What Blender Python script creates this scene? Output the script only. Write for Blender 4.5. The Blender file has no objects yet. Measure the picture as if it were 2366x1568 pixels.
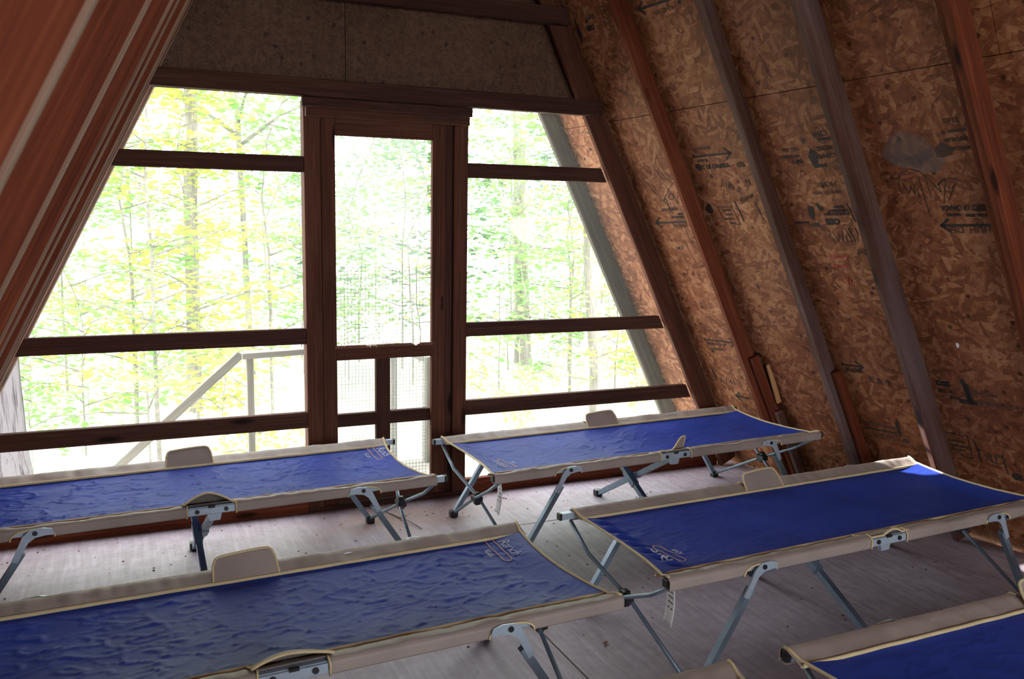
import bpy, bmesh, math, random
from mathutils import Vector, Matrix, noise
from math import sin, cos, pi, radians, sqrt

sc = bpy.context.scene
COL = sc.collection
# ------------------------------------------------------------------ camera
cam_d = bpy.data.cameras.new('camera'); cam = bpy.data.objects.new('camera', cam_d); COL.objects.link(cam)
cam_d.sensor_fit = 'HORIZONTAL'; cam_d.sensor_width = 36.0; cam_d.lens = 36.0 * 2047.3 / 2366.0
cam_d.clip_start = 0.05; cam_d.clip_end = 200
_y, _p, _r = radians(-23.9489), radians(-8.1309), radians(1.001)
fwd = Vector((-sin(_y) * cos(_p), cos(_y) * cos(_p), sin(_p)))
right = Vector((cos(_y), sin(_y), 0)); up = right.cross(fwd)
r2 = right * cos(_r) + up * sin(_r); u2 = -right * sin(_r) + up * cos(_r)
M = Matrix((r2, u2, -fwd)).transposed().to_4x4(); M.translation = Vector((-1.1865, -4.4315, 1.5486))
cam.matrix_world = M
cam_d.dof.use_dof = True; cam_d.dof.focus_distance = 3.6; cam_d.dof.aperture_fstop = 9.0
sc.camera = cam
# ------------------------------------------------------------------ world, sky light, exposure
W = bpy.data.worlds.new('overcast_sky'); sc.world = W; W.use_nodes = True
nt = W.node_tree; nt.nodes.clear()
o = nt.nodes.new('ShaderNodeOutputWorld'); b = nt.nodes.new('ShaderNodeBackground')
b.inputs[0].default_value = (0.95, 0.955, 1.0, 1); b.inputs[1].default_value = 10.0
nt.links.new(b.outputs[0], o.inputs[0])
sc.view_settings.view_transform = 'Standard'; sc.view_settings.look = 'None'
sc.view_settings.gamma = 1.0; sc.view_settings.use_curve_mapping = False
sc.view_settings.exposure = 0.0
sc.cycles.max_bounces = 7; sc.cycles.diffuse_bounces = 4; sc.cycles.glossy_bounces = 2; sc.cycles.transparent_max_bounces = 12
sc.cycles.caustics_reflective = False; sc.cycles.caustics_refractive = False; sc.cycles.adaptive_threshold = .02
def portal(loc, rot, sx, sy):
    l = bpy.data.lights.new('daylight_opening', 'AREA'); l.shape = 'RECTANGLE'; l.size = sx; l.size_y = sy
    l.cycles.is_portal = True
    ob = bpy.data.objects.new('daylight_opening', l); COL.objects.link(ob); ob.location = loc; ob.rotation_euler = rot
portal((0.1, 0.64, 1.25), (radians(-90), 0, 0), 4.6, 2.6)
portal((0.7, -6.7, 1.1), (radians(90), 0, 0), 5.6, 2.4)
# narrow spot lamps added outside the front screens to imitate sun flecks
def fleck(target, src, radius, energy):
    l = bpy.data.lights.new('sun_fleck_spot', 'SPOT'); d = Vector(target) - Vector(src)
    l.spot_size = 2 * math.atan(radius / d.length); l.spot_blend = 0.12; l.energy = energy; l.shadow_soft_size = 0.01
    l.color = (1, 0.96, 0.9)
    ob = bpy.data.objects.new('sun_fleck_spot', l); COL.objects.link(ob); ob.location = src
    ob.rotation_euler = d.to_track_quat('-Z', 'Y').to_euler()
FLECKS = [((2.13, -1.455, .425), (-.76, 1.95, 2.77), .11, 9000), ((2.222, -1.532, .54), (-.67, 1.87, 2.89), .045, 6000),
          ((1.99, -2.10, 1.25), (-.9, 1.3, 3.6), .06, 6000)]
for a in FLECKS: fleck(*a)

# ------------------------------------------------------------------ material helpers
def mat(name):
    m = bpy.data.materials.new(name); m.use_nodes = True; nt = m.node_tree; nt.nodes.clear()
    out = nt.nodes.new('ShaderNodeOutputMaterial'); bs = nt.nodes.new('ShaderNodeBsdfPrincipled')
    nt.links.new(bs.outputs[0], out.inputs[0]); return m, nt, bs, out
def N(nt, t, **k):
    n = nt.nodes.new(t)
    for a, v in k.items():
        if a.startswith('i_'): n.inputs[a[2:].replace('_', ' ')].default_value = v
        else: setattr(n, a, v)
    return n
def L(nt, a, b): nt.links.new(a, b)
def ramp(nt, fac, stops):
    r = nt.nodes.new('ShaderNodeValToRGB'); e = r.color_ramp.elements
    while len(e) > 1: e.remove(e[0])
    e[0].position = stops[0][0]; e[0].color = (*stops[0][1], 1)
    for p, c in stops[1:]:
        x = e.new(p); x.color = (*c, 1)
    if fac is not None: nt.links.new(fac, r.inputs[0])
    return r
def mix(nt, fac, a, b, mode='MIX'):
    m = nt.nodes.new('ShaderNodeMix'); m.data_type = 'RGBA'; m.blend_type = mode
    if isinstance(fac, (int, float)): m.inputs[0].default_value = fac
    else: nt.links.new(fac, m.inputs[0])
    for k, v in ((6, a), (7, b)):
        if isinstance(v, tuple): m.inputs[k].default_value = (*v, 1)
        else: nt.links.new(v, m.inputs[k])
    return m.outputs[2]
def coords(nt, scale=(1, 1, 1), rot=(0, 0, 0), rnd=True):
    tc = N(nt, 'ShaderNodeTexCoord'); mp = N(nt, 'ShaderNodeMapping')
    mp.inputs['Scale'].default_value = scale; mp.inputs['Rotation'].default_value = rot
    if rnd:
        oi = N(nt, 'ShaderNodeObjectInfo'); mu = N(nt, 'ShaderNodeMath', operation='MULTIPLY'); mu.inputs[1].default_value = 37.0
        L(nt, oi.outputs['Random'], mu.inputs[0]); va = N(nt, 'ShaderNodeVectorMath', operation='ADD')
        L(nt, tc.outputs['Object'], va.inputs[0]); L(nt, mu.outputs[0], va.inputs[1]); L(nt, va.outputs[0], mp.inputs[0])
    else: L(nt, tc.outputs['Object'], mp.inputs[0])
    return mp.outputs[0]
def bump(nt, bs, h, strength=.3, dist=.01):
    b = N(nt, 'ShaderNodeBump'); b.inputs['Strength'].default_value = strength; b.inputs['Distance'].default_value = dist
    L(nt, h, b.inputs['Height']); L(nt, b.outputs[0], bs.inputs['Normal'])

def wood(name, dark, mid, light, rough=.75, knots=True, weather=0.0):
    m, nt, bs, out = mat(name)
    v = coords(nt, (1.2, 26, 26)); n1 = N(nt, 'ShaderNodeTexNoise', i_Scale=3.0, i_Detail=6.0, i_Roughness=.6); L(nt, v, n1.inputs[0])
    v2 = coords(nt, (.5, 5, 5)); n2 = N(nt, 'ShaderNodeTexNoise', i_Scale=1.6, i_Detail=3.0, i_Distortion=.6); L(nt, v2, n2.inputs[0])
    v3 = coords(nt, (.35, 60, 60)); n3 = N(nt, 'ShaderNodeTexNoise', i_Scale=3.0, i_Detail=2.0); L(nt, v3, n3.inputs[0])
    a = mix(nt, .5, n1.outputs[0], n2.outputs[0]); a = mix(nt, .25, a, n3.outputs[0])
    r = ramp(nt, a, [(.34, dark), (.5, mid), (.66, light)])
    c = r.outputs[0]
    if knots:
        vk = coords(nt, (2.2, 9, 9)); vo = N(nt, 'ShaderNodeTexVoronoi', i_Scale=1.0); L(nt, vk, vo.inputs[0])
        rk = ramp(nt, vo.outputs['Distance'], [(.07, (1, 1, 1)), (.17, (0, 0, 0))])
        c = mix(nt, rk.outputs[0], c, tuple(x * .35 for x in dark))
    if weather:
        vw = coords(nt, (.8, 4, 4)); nw = N(nt, 'ShaderNodeTexNoise', i_Scale=1.4, i_Detail=5.0); L(nt, vw, nw.inputs[0])
        rw = ramp(nt, nw.outputs[0], [(.45, (0, 0, 0)), (.65, (weather,) * 3)])
        c = mix(nt, rw.outputs[0], c, (.30, .26, .27))
    L(nt, c, bs.inputs['Base Color']); bs.inputs['Roughness'].default_value = rough; bs.inputs['Specular IOR Level'].default_value = .15
    bump(nt, bs, a, .35, .004)
    return m
M_STUD = wood('reddish_lumber', (.055, .012, .006), (.135, .032, .013), (.235, .072, .030))
M_EDGE = wood('pale_lit_edge', (.13, .07, .045), (.22, .14, .10), (.31, .22, .165), knots=False)  # paler edge wood, with window light on the narrow faces put into the colour
M_OVER = wood('sooty_grey_lumber', (.05, .042, .034), (.095, .08, .065), (.15, .125, .10), knots=False)
M_STUDW = wood('weathered_lumber', (.042, .017, .012), (.085, .037, .027), (.15, .078, .062), weather=.18)
M_RAIL = wood('dark_backlit_lumber', (.026, .011, .008), (.055, .022, .015), (.10, .044, .03))  # lumber made darker in the base colour to carry its backlit shade
M_DOOR = wood('door_lumber', (.045, .016, .010), (.095, .034, .02), (.16, .065, .04))
M_PALE = wood('fresh_pine', (.42, .20, .07), (.56, .30, .12), (.68, .42, .2), knots=False)
M_GREY = wood('grey_outdoor_lumber', (.12, .11, .09), (.19, .18, .15), (.28, .27, .22), knots=False)

def flakes(name, tint_dark, tint_mid, tint_light, fine=1.0):
    m, nt, bs, out = mat(name)
    cols = []; 
    base = None
    for i, ang in enumerate((12, 58, 101, 150)):
        # wall lies in local XY of its own object
        v0 = coords(nt, (1, 1, 1), (0, 0, radians(ang)), rnd=False); mp2 = N(nt, 'ShaderNodeMapping'); mp2.inputs['Scale'].default_value = (13 * fine, 48 * fine, 20)
        L(nt, v0, mp2.inputs[0]); v = mp2.outputs[0]
        nz = N(nt, 'ShaderNodeTexNoise', i_Scale=.6, i_Detail=2.0); L(nt, v, nz.inputs[0])
        vm = N(nt, 'ShaderNodeVectorMath', operation='MULTIPLY_ADD'); vm.inputs[1].default_value = (.9, .9, .9)
        L(nt, nz.outputs['Color'], vm.inputs[0]); L(nt, v, vm.inputs[2])
        vo = N(nt, 'ShaderNodeTexVoronoi', i_Scale=1.0); L(nt, vm.outputs[0], vo.inputs[0])
        sp = N(nt, 'ShaderNodeSeparateColor'); L(nt, vo.outputs['Color'], sp.inputs[0])
        cols.append((sp, vo))
    # choose the topmost flake per spot
    a = cols[0][0].outputs[0]
    h = cols[0][0].outputs[1]
    cur = a; curh = h
    for sp, vo in cols[1:]:
        g = N(nt, 'ShaderNodeMath', operation='GREATER_THAN'); L(nt, sp.outputs[1], g.inputs[0]); L(nt, curh, g.inputs[1])
        cur2 = mix(nt, g.outputs[0], cur, sp.outputs[0]); mx = N(nt, 'ShaderNodeMath', operation='MAXIMUM')
        L(nt, sp.outputs[1], mx.inputs[0]); L(nt, curh, mx.inputs[1]); cur = cur2; curh = mx.outputs[0]
    vb = coords(nt, (1, 1, 1), rnd=False); nb = N(nt, 'ShaderNodeTexNoise', i_Scale=2.2, i_Detail=5.0, i_Roughness=.6); L(nt, vb, nb.inputs[0])
    nf = N(nt, 'ShaderNodeTexNoise', i_Scale=28.0, i_Detail=4.0, i_Roughness=.65); L(nt, vb, nf.inputs[0])
    f = mix(nt, .62, cur, nb.outputs[0]); f = mix(nt, .38, f, nf.outputs[0])
    r = ramp(nt, f, [(.28, tint_dark), (.5, tint_mid), (.70, tint_light)])
    # dark knots and bark specks
    vs = coords(nt, (1, 1, 1), rnd=False); vk = N(nt, 'ShaderNodeTexVoronoi', i_Scale=11.0); L(nt, vs, vk.inputs[0])
    rk = ramp(nt, vk.outputs['Distance'], [(.07, (.85, .85, .85)), (.16, (0, 0, 0))])
    c = mix(nt, rk.outputs[0], r.outputs[0], tuple(x * .3 for x in tint_dark))
    n4 = N(nt, 'ShaderNodeTexNoise', i_Scale=.9, i_Detail=3.0); L(nt, vb, n4.inputs[0])
    r4 = ramp(nt, n4.outputs[0], [(.42, (0, 0, 0)), (.62, (.35, .35, .35))])
    c = mix(nt, r4.outputs[0], c, tint_dark)
    L(nt, c, bs.inputs['Base Color']); bs.inputs['Roughness'].default_value = .6; bs.inputs['Specular IOR Level'].default_value = .22
    bump(nt, bs, f, .4, .003)
    return m
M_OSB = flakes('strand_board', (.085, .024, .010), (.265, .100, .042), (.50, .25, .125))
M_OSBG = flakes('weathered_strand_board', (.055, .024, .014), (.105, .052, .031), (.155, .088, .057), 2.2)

def floor_mat():
    m, nt, bs, out = mat('worn_plywood_floor')
    v = coords(nt, (14, 1.0, 1), (0, 0, radians(-4)), rnd=False); n1 = N(nt, 'ShaderNodeTexNoise', i_Scale=3.2, i_Detail=6.0, i_Roughness=.62, i_Distortion=.35); L(nt, v, n1.inputs[0])
    v2 = coords(nt, (1, 1, 1), rnd=False); n2 = N(nt, 'ShaderNodeTexNoise', i_Scale=1.7, i_Detail=6.0, i_Roughness=.6); L(nt, v2, n2.inputs[0])
    n3 = N(nt, 'ShaderNodeTexNoise', i_Scale=14.0, i_Detail=5.0, i_Roughness=.7); L(nt, v2, n3.inputs[0])
    a = mix(nt, .5, n1.outputs[0], n2.outputs[0]); a = mix(nt, .3, a, n3.outputs[0])
    r = ramp(nt, a, [(.3, (.165, .13, .145)), (.47, (.29, .245, .285)), (.62, (.42, .375, .445))])
    # reddish mud near the door
    sx = N(nt, 'ShaderNodeSeparateXYZ'); L(nt, v2, sx.inputs[0])
    g = N(nt, 'ShaderNodeTexGradient', gradient_type='SPHERICAL'); mp = N(nt, 'ShaderNodeMapping')
    tc = N(nt, 'ShaderNodeTexCoord'); L(nt, tc.outputs['Object'], mp.inputs[0]); mp.inputs['Location'].default_value = (-.05, .45, 0); mp.inputs['Scale'].default_value = (1.0, 2.0, 1)
    L(nt, mp.outputs[0], g.inputs[0]); mu = N(nt, 'ShaderNodeMath', operation='MULTIPLY'); L(nt, g.outputs[1], mu.inputs[0])
    rr = ramp(nt, n2.outputs[0], [(.42, (0, 0, 0)), (.55, (1, 1, 1))]); L(nt, rr.outputs[0], mu.inputs[1])
    c = mix(nt, mu.outputs[0], r.outputs[0], (.16, .085, .06))
    # specks of dirt
    vk = N(nt, 'ShaderNodeTexVoronoi', i_Scale=6.5); L(nt, v2, vk.inputs[0])
    rk = ramp(nt, vk.outputs['Distance'], [(.028, (.9, .9, .9)), (.04, (0, 0, 0))])
    c = mix(nt, rk.outputs[0], c, (.035, .022, .018))
    L(nt, c, bs.inputs['Base Color']); bs.inputs['Roughness'].default_value = .55
    bump(nt, bs, a, .10, .003)
    return m
M_FLOOR = floor_mat()

def plain(name, c, rough=.6, metal=0.0, var=0.0, spec=.5):
    m, nt, bs, out = mat(name)
    v = coords(nt, (1, 1, 1)); n = N(nt, 'ShaderNodeTexNoise', i_Scale=18.0, i_Detail=3.0); L(nt, v, n.inputs[0])
    k = 1 - var
    r = ramp(nt, n.outputs[0], [(.3, tuple(x * k for x in c)), (.7, c)])
    L(nt, r.outputs[0], bs.inputs['Base Color']); bs.inputs['Roughness'].default_value = rough
    bs.inputs['Metallic'].default_value = metal; bs.inputs['Specular IOR Level'].default_value = spec
    return m
M_STEEL = plain('blue_grey_painted_tube', (.22, .30, .37), .38, .35, .2)
M_STEELL = plain('light_blue_grey_bracket', (.42, .52, .62), .35, .35, .12)
M_BLACK = plain('black_plastic', (.012, .012, .013), .45)
M_BOLT = plain('dark_bolt', (.05, .05, .055), .35, .8)
M_PIPE = plain('cream_piping', (.62, .52, .30), .85, 0, .15)
M_TAG = plain('white_care_label', (.72, .72, .72), .9, 0, .08)
M_INK = plain('black_stencil_ink', (.030, .020, .016), .8)
M_INKF = plain('faint_stencil_ink', (.075, .04, .028), .8)
M_RED = plain('red_marker', (.40, .04, .03), .8)
M_WHITE = plain('white_thread', (.75, .80, .88), .8)
M_GOLD = plain('gold_thread', (.55, .34, .22), .8)
M_LEAFLIT = plain('dry_leaf', (.20, .09, .05), .8, 0, .3)
M_WIRE = plain('galvanised_wire', (.16, .17, .15), .5, .6)

def cloth(name, c, weave=900, bs_strength=.15, wr=0.0, sheen=.0):
    m, nt, bs, out = mat(name)
    v = coords(nt, (1, 1, 1)); n = N(nt, 'ShaderNodeTexNoise', i_Scale=5.0, i_Detail=5.0); L(nt, v, n.inputs[0])
    r = ramp(nt, n.outputs[0], [(.3, tuple(x * .82 for x in c)), (.7, tuple(min(1, x * 1.12) for x in c))])
    L(nt, r.outputs[0], bs.inputs['Base Color']); bs.inputs['Roughness'].default_value = .62
    bs.inputs['Sheen Weight'].default_value = sheen; bs.inputs['Sheen Roughness'].default_value = .4
    vv = coords(nt, (3, 5, 3)); n2 = N(nt, 'ShaderNodeTexNoise', i_Scale=2.4, i_Detail=5.0, i_Distortion=1.2, i_Roughness=.55); L(nt, vv, n2.inputs[0])
    bump(nt, bs, n2.outputs[0], bs_strength, .02)
    return m
M_BLUE = cloth('royal_blue_canvas', (.024, .050, .30), bs_strength=.07, sheen=.0)
for n_ in M_BLUE.node_tree.nodes:
    if n_.type == 'BSDF_PRINCIPLED': n_.inputs['Specular IOR Level'].default_value = .08; n_.inputs['Roughness'].default_value = .5
M_TAN = cloth('taupe_canvas', (.29, .245, .22), bs_strength=.12)

def leafmat(name, c, trans=.5):
    m, nt, bs, out = mat(name)
    oi = N(nt, 'ShaderNodeObjectInfo')
    tc = N(nt, 'ShaderNodeTexCoord'); n = N(nt, 'ShaderNodeTexNoise', i_Scale=2.5, i_Detail=2.0); L(nt, tc.outputs['Object'], n.inputs[0])
    r = ramp(nt, n.outputs[0], [(.35, tuple(x * .7 for x in c)), (.65, c)])
    L(nt, r.outputs[0], bs.inputs['Base Color']); bs.inputs['Roughness'].default_value = .7
    tr = N(nt, 'ShaderNodeBsdfTranslucent'); L(nt, r.outputs[0], tr.inputs[0])
    mx = N(nt, 'ShaderNodeMixShader'); mx.inputs[0].default_value = trans
    L(nt, bs.outputs[0], mx.inputs[1]); L(nt, tr.outputs[0], mx.inputs[2]); L(nt, mx.outputs[0], out.inputs[0])
    return m
M_LEAF1 = leafmat('yellow_green_leaves', (.62, .68, .17))
M_LEAF2 = leafmat('fresh_green_leaves', (.30, .55, .17))
M_LEAF3 = leafmat('blue_green_leaves', (.12, .24, .12))
M_BARK = wood('grey_bark', (.10, .09, .085), (.26, .24, .23), (.45, .42, .41), knots=False)
M_BARKD = wood('dark_bark', (.10, .09, .08), (.2, .19, .17), (.36, .34, .31), knots=False)
M_FURROW = wood('furrowed_bark', (.004, .003, .0035), (.045, .038, .043), (.13, .118, .128), knots=False)
for n_ in M_FURROW.node_tree.nodes:
    if n_.type == 'VALTORGB': n_.color_ramp.elements[0].position = .40; n_.color_ramp.elements[1].position = .455; n_.color_ramp.elements[2].position = .53
def ground_mat():
    m, nt, bs, out = mat('pale_leaf_litter')
    v = coords(nt, (1, 1, 1), rnd=False); n = N(nt, 'ShaderNodeTexNoise', i_Scale=3.0, i_Detail=8.0, i_Roughness=.7); L(nt, v, n.inputs[0])
    r = ramp(nt, n.outputs[0], [(.33, (.45, .50, .25)), (.45, (.68, .66, .55)), (.6, (.80, .78, .72))])
    L(nt, r.outputs[0], bs.inputs['Base Color']); bs.inputs['Roughness'].default_value = .9
    return m
M_GROUND = ground_mat()
def screen_mat(name, op, c=(.45, .47, .45), trn=0.0):
    m, nt, bs, out = mat(name)
    tp = N(nt, 'ShaderNodeBsdfTransparent'); d0 = N(nt, 'ShaderNodeBsdfDiffuse'); d0.inputs[0].default_value = (*c, 1)
    tl = N(nt, 'ShaderNodeBsdfTranslucent'); tl.inputs[0].default_value = (*c, 1); df = N(nt, 'ShaderNodeMixShader'); df.inputs[0].default_value = trn
    L(nt, d0.outputs[0], df.inputs[1]); L(nt, tl.outputs[0], df.inputs[2])
    v = coords(nt, (1, 1, 1), rnd=False); w = N(nt, 'ShaderNodeTexNoise', i_Scale=1.5, i_Detail=4.0); L(nt, v, w.inputs[0])
    r = ramp(nt, w.outputs[0], [(.3, (op * .7,) * 3), (.7, (op * 1.3,) * 3)])
    mx = N(nt, 'ShaderNodeMixShader'); L(nt, r.outputs[0], mx.inputs[0])
    L(nt, tp.outputs[0], mx.inputs[1]); L(nt, df.outputs[0], mx.inputs[2]); L(nt, mx.outputs[0], out.inputs[0])
    return m
M_SCREEN = screen_mat('insect_screen', .030, (.6, .62, .6), .7)
M_SCREEND = screen_mat('hazy_door_screen', .10, (.62, .64, .62), .75)  # denser pale mix gives the door screen its whitish haze of outside light
M_CLEAR = screen_mat('clear_plastic', .35, (.7, .75, .8))

# ------------------------------------------------------------------ object helpers
def link(name, me, m, parent=None, mw=None):
    o = bpy.data.objects.new(name, me); COL.objects.link(o)
    if m is not None and not me.materials: me.materials.append(m)
    if parent is not None: o.parent = parent
    if mw is not None: o.matrix_local = mw
    return o
def tag(o, label=None, cat=None, group=None, kind=None):
    if label: o['label'] = label
    if cat: o['category'] = cat
    if group: o['group'] = group
    if kind: o['kind'] = kind
    return o
def empty(name, loc=(0, 0, 0), rz=0):
    o = bpy.data.objects.new(name, None); COL.objects.link(o); o.location = loc; o.rotation_euler = (0, 0, rz); o.empty_display_size = .1
    return o
class MB:
    def __init__(s): s.bm = bmesh.new()
    def box(s, x0, x1, y0, y1, z0, z1, mw=None, bev=0.0):
        r = bmesh.ops.create_cube(s.bm, size=1.0); vs = r['verts']
        for v in vs:
            v.co = Vector((x0 + (v.co.x + .5) * (x1 - x0), y0 + (v.co.y + .5) * (y1 - y0), z0 + (v.co.z + .5) * (z1 - z0)))
        if bev:
            es = list({e for v in vs for e in v.link_edges})
            rr = bmesh.ops.bevel(s.bm, geom=es, offset=bev, segments=1, affect='EDGES')
            vs = list({v for f in rr['faces'] for v in f.verts} | {v for v in vs if v.is_valid})
        if mw is not None:
            for v in vs: v.co = mw @ v.co
        return s
    def tube(s, pts, r, n=8, cap=True, sq=False, rs=None, up=None):
        pts = [Vector(p) for p in pts]; rings = []
        nrm = None
        for i, p in enumerate(pts):
            t = (pts[min(i + 1, len(pts) - 1)] - pts[max(i - 1, 0)]).normalized()
            if nrm is None:
                u = Vector(up) if up else (Vector((0, 0, 1)) if abs(t.z) < .9 else Vector((1, 0, 0)))
                nrm = (u - t * u.dot(t)).normalized()
            else: nrm = (nrm - t * nrm.dot(t)).normalized()
            bn = t.cross(nrm); rad = rs[i] if rs else r
            nn = 4 if sq else n; off = pi / 4 if sq else 0; k = sqrt(2) if sq else 1
            rings.append([s.bm.verts.new(p + (nrm * cos(off + 2 * pi * j / nn) + bn * sin(off + 2 * pi * j / nn)) * rad * k) for j in range(nn)])
        nn = len(rings[0])
        for a, b in zip(rings, rings[1:]):
            for j in range(nn): s.bm.faces.new((a[j], a[(j + 1) % nn], b[(j + 1) % nn], b[j]))
        if cap:
            s.bm.faces.new(rings[0][::-1]); s.bm.faces.new(rings[-1])
        return s
    def prism(s, poly, y0, y1, axis='y'):
        f = (lambda p, d: (p[0], d, p[1])) if axis == 'y' else (lambda p, d: (p[0], p[1], d))
        a = [s.bm.verts.new(f(p, y0)) for p in poly]; b = [s.bm.verts.new(f(p, y1)) for p in poly]
        n = len(poly); s.bm.faces.new(a); s.bm.faces.new(b[::-1])
        for i in range(n): s.bm.faces.new((a[i], b[i], b[(i + 1) % n], a[(i + 1) % n]))
        return s
    def grid(s, fn, nu, nv, thick=0.0):
        vs = [[s.bm.verts.new(fn(i / nu, j / nv)) for j in range(nv + 1)] for i in range(nu + 1)]
        for i in range(nu):
            for j in range(nv): s.bm.faces.new((vs[i][j], vs[i + 1][j], vs[i + 1][j + 1], vs[i][j + 1]))
        return s
    def cyl(s, c, axis, r, h, n=12):
        c = Vector(c); a = Vector(axis).normalized(); return s.tube([c - a * h / 2, c + a * h / 2], r, n)
    def build(s, name, m, parent=None, mw=None, smooth=False, solid=0.0, sharp=None):
        bmesh.ops.recalc_face_normals(s.bm, faces=s.bm.faces)
        me = bpy.data.meshes.new(name); s.bm.to_mesh(me); s.bm.free()
        if smooth:
            for p in me.polygons: p.use_smooth = True
        o = link(name, me, m, parent, mw)
        if solid:
            md = o.modifiers.new('thickness', 'SOLIDIFY'); md.thickness = solid; md.offset = 0
        return o
def board(name, p0, p1, wdir, width, thick, m, parent=None, bev=.003, bow=0.0):
    """plank from p0 to p1; local X along the length, width along wdir (starting at the axis), thickness perpendicular"""
    p0, p1 = Vector(p0), Vector(p1); x = (p1 - p0); ln = x.length; x.normalize()
    w = Vector(wdir); w = (w - x * w.dot(x)).normalized(); t = x.cross(w)
    mw = Matrix((x, w, t)).transposed().to_4x4(); mw.translation = p0
    b = MB(); b.box(0, ln, 0, width, -thick / 2, thick / 2, bev=bev)
    return b.build(name, m, parent, mw)

XL, XR, CT = -2.0599, 2.2423, .5002
LEN = sqrt(1 + CT * CT)
UPR = Vector((-CT, 0, 1)).normalized(); UPL = Vector((CT, 0, 1)).normalized()
NR = Vector((1, 0, CT)).normalized(); NL = Vector((-1, 0, CT)).normalized()   # outward
XA = (XL + XR) / 2; ZA = (XR - XA) / CT
DEP = .100; S = .5903
BACK = -6.6
SPL = .18          # the right slope splays outward by 18 cm per metre towards the back of the hut

# ------------------------------------------------------------------ floor
b = MB(); b.prism([(-2.35, BACK), (-2.35, .09), (2.335, .09), (2.335 - BACK * SPL, BACK)], -.04, 0, axis='z'); fl = b.build('floor', M_FLOOR); tag(fl, kind='structure')
b = MB()
for (x, y0, y1, w) in ((.20, -2.2, -1.5, .006), ):
    b.box(x - w / 2, x + w / 2, BACK, -.56, -.001, .0012)
b.box(.2, 2.3, -.553, -.549, -.001, .0010)
b.box(-2.2, .2, -2.99, -2.985, -.001, .001); b.box(.2, 2.3, -2.77, -2.765, -.001, .001)
tag(b.build('seam', M_INKF, fl), 'dark seams between the floor sheets')

# ------------------------------------------------------------------ sloping walls: one slab of strand board each side
AR = Vector((-SPL + .5 * .034, 1, -.034)); AR.normalize()     # course direction of the right-hand sheets
UR = UPR - AR * UPR.dot(AR); UR.normalize()
NRS = AR.cross(UR) * -1 if AR.cross(UR).dot(NR) < 0 else AR.cross(UR)
def slope(name, origin, av, uv, outn, m, sk=0.0):
    zl_ = av.cross(uv); mw = Matrix((av, uv, zl_)).transposed().to_4x4(); mw.translation = origin
    zsign = 1 if zl_.dot(outn) > 0 else -1
    b = MB(); ln = 6.6
    t0, t1 = (0, .012) if zsign > 0 else (-.012, 0)
    edges = [-.12, .425, 2.297, 3.5, ln]                       # sheet joints up the slope
    for k, (s0, s1) in enumerate(zip(edges, edges[1:])):
        ys = [BACK, -3.50, -1.00, .44] if k % 2 else [BACK, -4.5, -2.10, .44]
        for y0, y1 in zip(ys, ys[1:]):
            e0, e1 = (sk * s0, sk * s1) if y1 == .44 else (0, 0)
            b.prism([(y0 + .0015, s0 + .002), (y1 - .0015 + e0, s0 + .002), (y1 - .0015 + e1, s1 - .002), (y0 + .0015, s1 - .002)], t0, t1, axis='z')
    t2 = (.012, .02) if zsign > 0 else (-.02, -.012)
    b.prism([(BACK, -.12), (.44 - sk * .12, -.12), (.44 + sk * ln, ln), (BACK, ln)], *t2, axis='z')                            # roofing felt behind the joints
    o = b.build(name, m, None, mw); tag(o, kind='structure'); return o
OR = Vector((XR + DEP * LEN, 0, 0))
wall_r = slope('wall_right', OR, AR, UR, NR, M_OSB, -UR.y / AR.y)
wall_l = slope('wall_left', Vector((XL, 0, 0)) + NL * DEP, Vector((0, 1, 0)), UPL, NL, M_OSB)
wall_l.scale = (1, 1, 1)

# ------------------------------------------------------------------ rafters
Y1 = -.0072
RINFO = {-1: (2.1667, .413, 'overhanging rafter outside the right screen, weathered grey face', M_OVER),
         0: (2.2153, -.0072, 'right rafter that the window rails butt against', M_DOOR),
         1: (2.3377, -.4761, 'reddish right rafter with the pale shim stub beside its foot', M_STUD),
         2: (2.4529, -.9772, 'grey worn right rafter with a short block beside its foot', M_STUDW),
         3: (2.4922, -1.5063, 'right rafter rising behind the middle right cot, sun streak near its foot', M_STUDW),
         4: (2.6162, -2.0787, 'reddish doubled right rafter at the right edge of the photo', M_STUD)}
raft = {}
for k, (xb, y, lab, m) in RINFO.items():
    th = .055 if k == 2 else .038
    base = Vector((xb, y - th / 2, 0)); top = base + UPR * (((xb - XL) / (2 * CT) - .04) * LEN)
    dpt = (XR + DEP * LEN + SPL * (-y) - xb) / LEN - (.001 if k < 0 else .006)
    o = board('rafter', base, top, NR, dpt, th, m, bev=.005); raft[k] = o
    tag(o, lab, 'rafter')
# second member nailed to the right-edge rafter
board_ = board('sister_board', (2.64, -2.058, 0), Vector((2.64, -2.058, 0)) + UPR * 4.4, NR, .065, .034, M_STUD)
board_.parent = raft[4]; board_.matrix_parent_inverse = raft[4].matrix_basis.inverted()
LLAB = {-1: 'overhanging left rafter outside the screen', 0: 'left rafter that the window rails butt against',
        1: 'left rafter next inside the rails, mostly hidden', 2: 'third left rafter in from the front wall',
        3: 'left rafter whose reddish face shows as a narrow band', 4: 'left rafter with the thin pale edge line',
        5: 'broad reddish left rafter with a dark knot', 6: 'blurred left rafter closest to the viewer, top left corner'}
LOFF = {-1: 0, 0: -.008, 1: -.003, 2: .006, 3: .002, 4: .012, 5: .008, 6: .004}
for k, lab in LLAB.items():
    y = .413 if k == -1 else Y1 - k * S
    base = Vector((XL + LOFF[k] + (.003 if k == -1 else 0), y - .019, 0)); top = base + UPL * ((XA - XL - LOFF[k]) / CT * LEN - .02)
    raft['L%d' % k] = tag(board('rafter', base, top, NL, DEP + LOFF[k] / LEN - .001, .038, M_STUD, bev=.005), lab, 'rafter')

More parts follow.
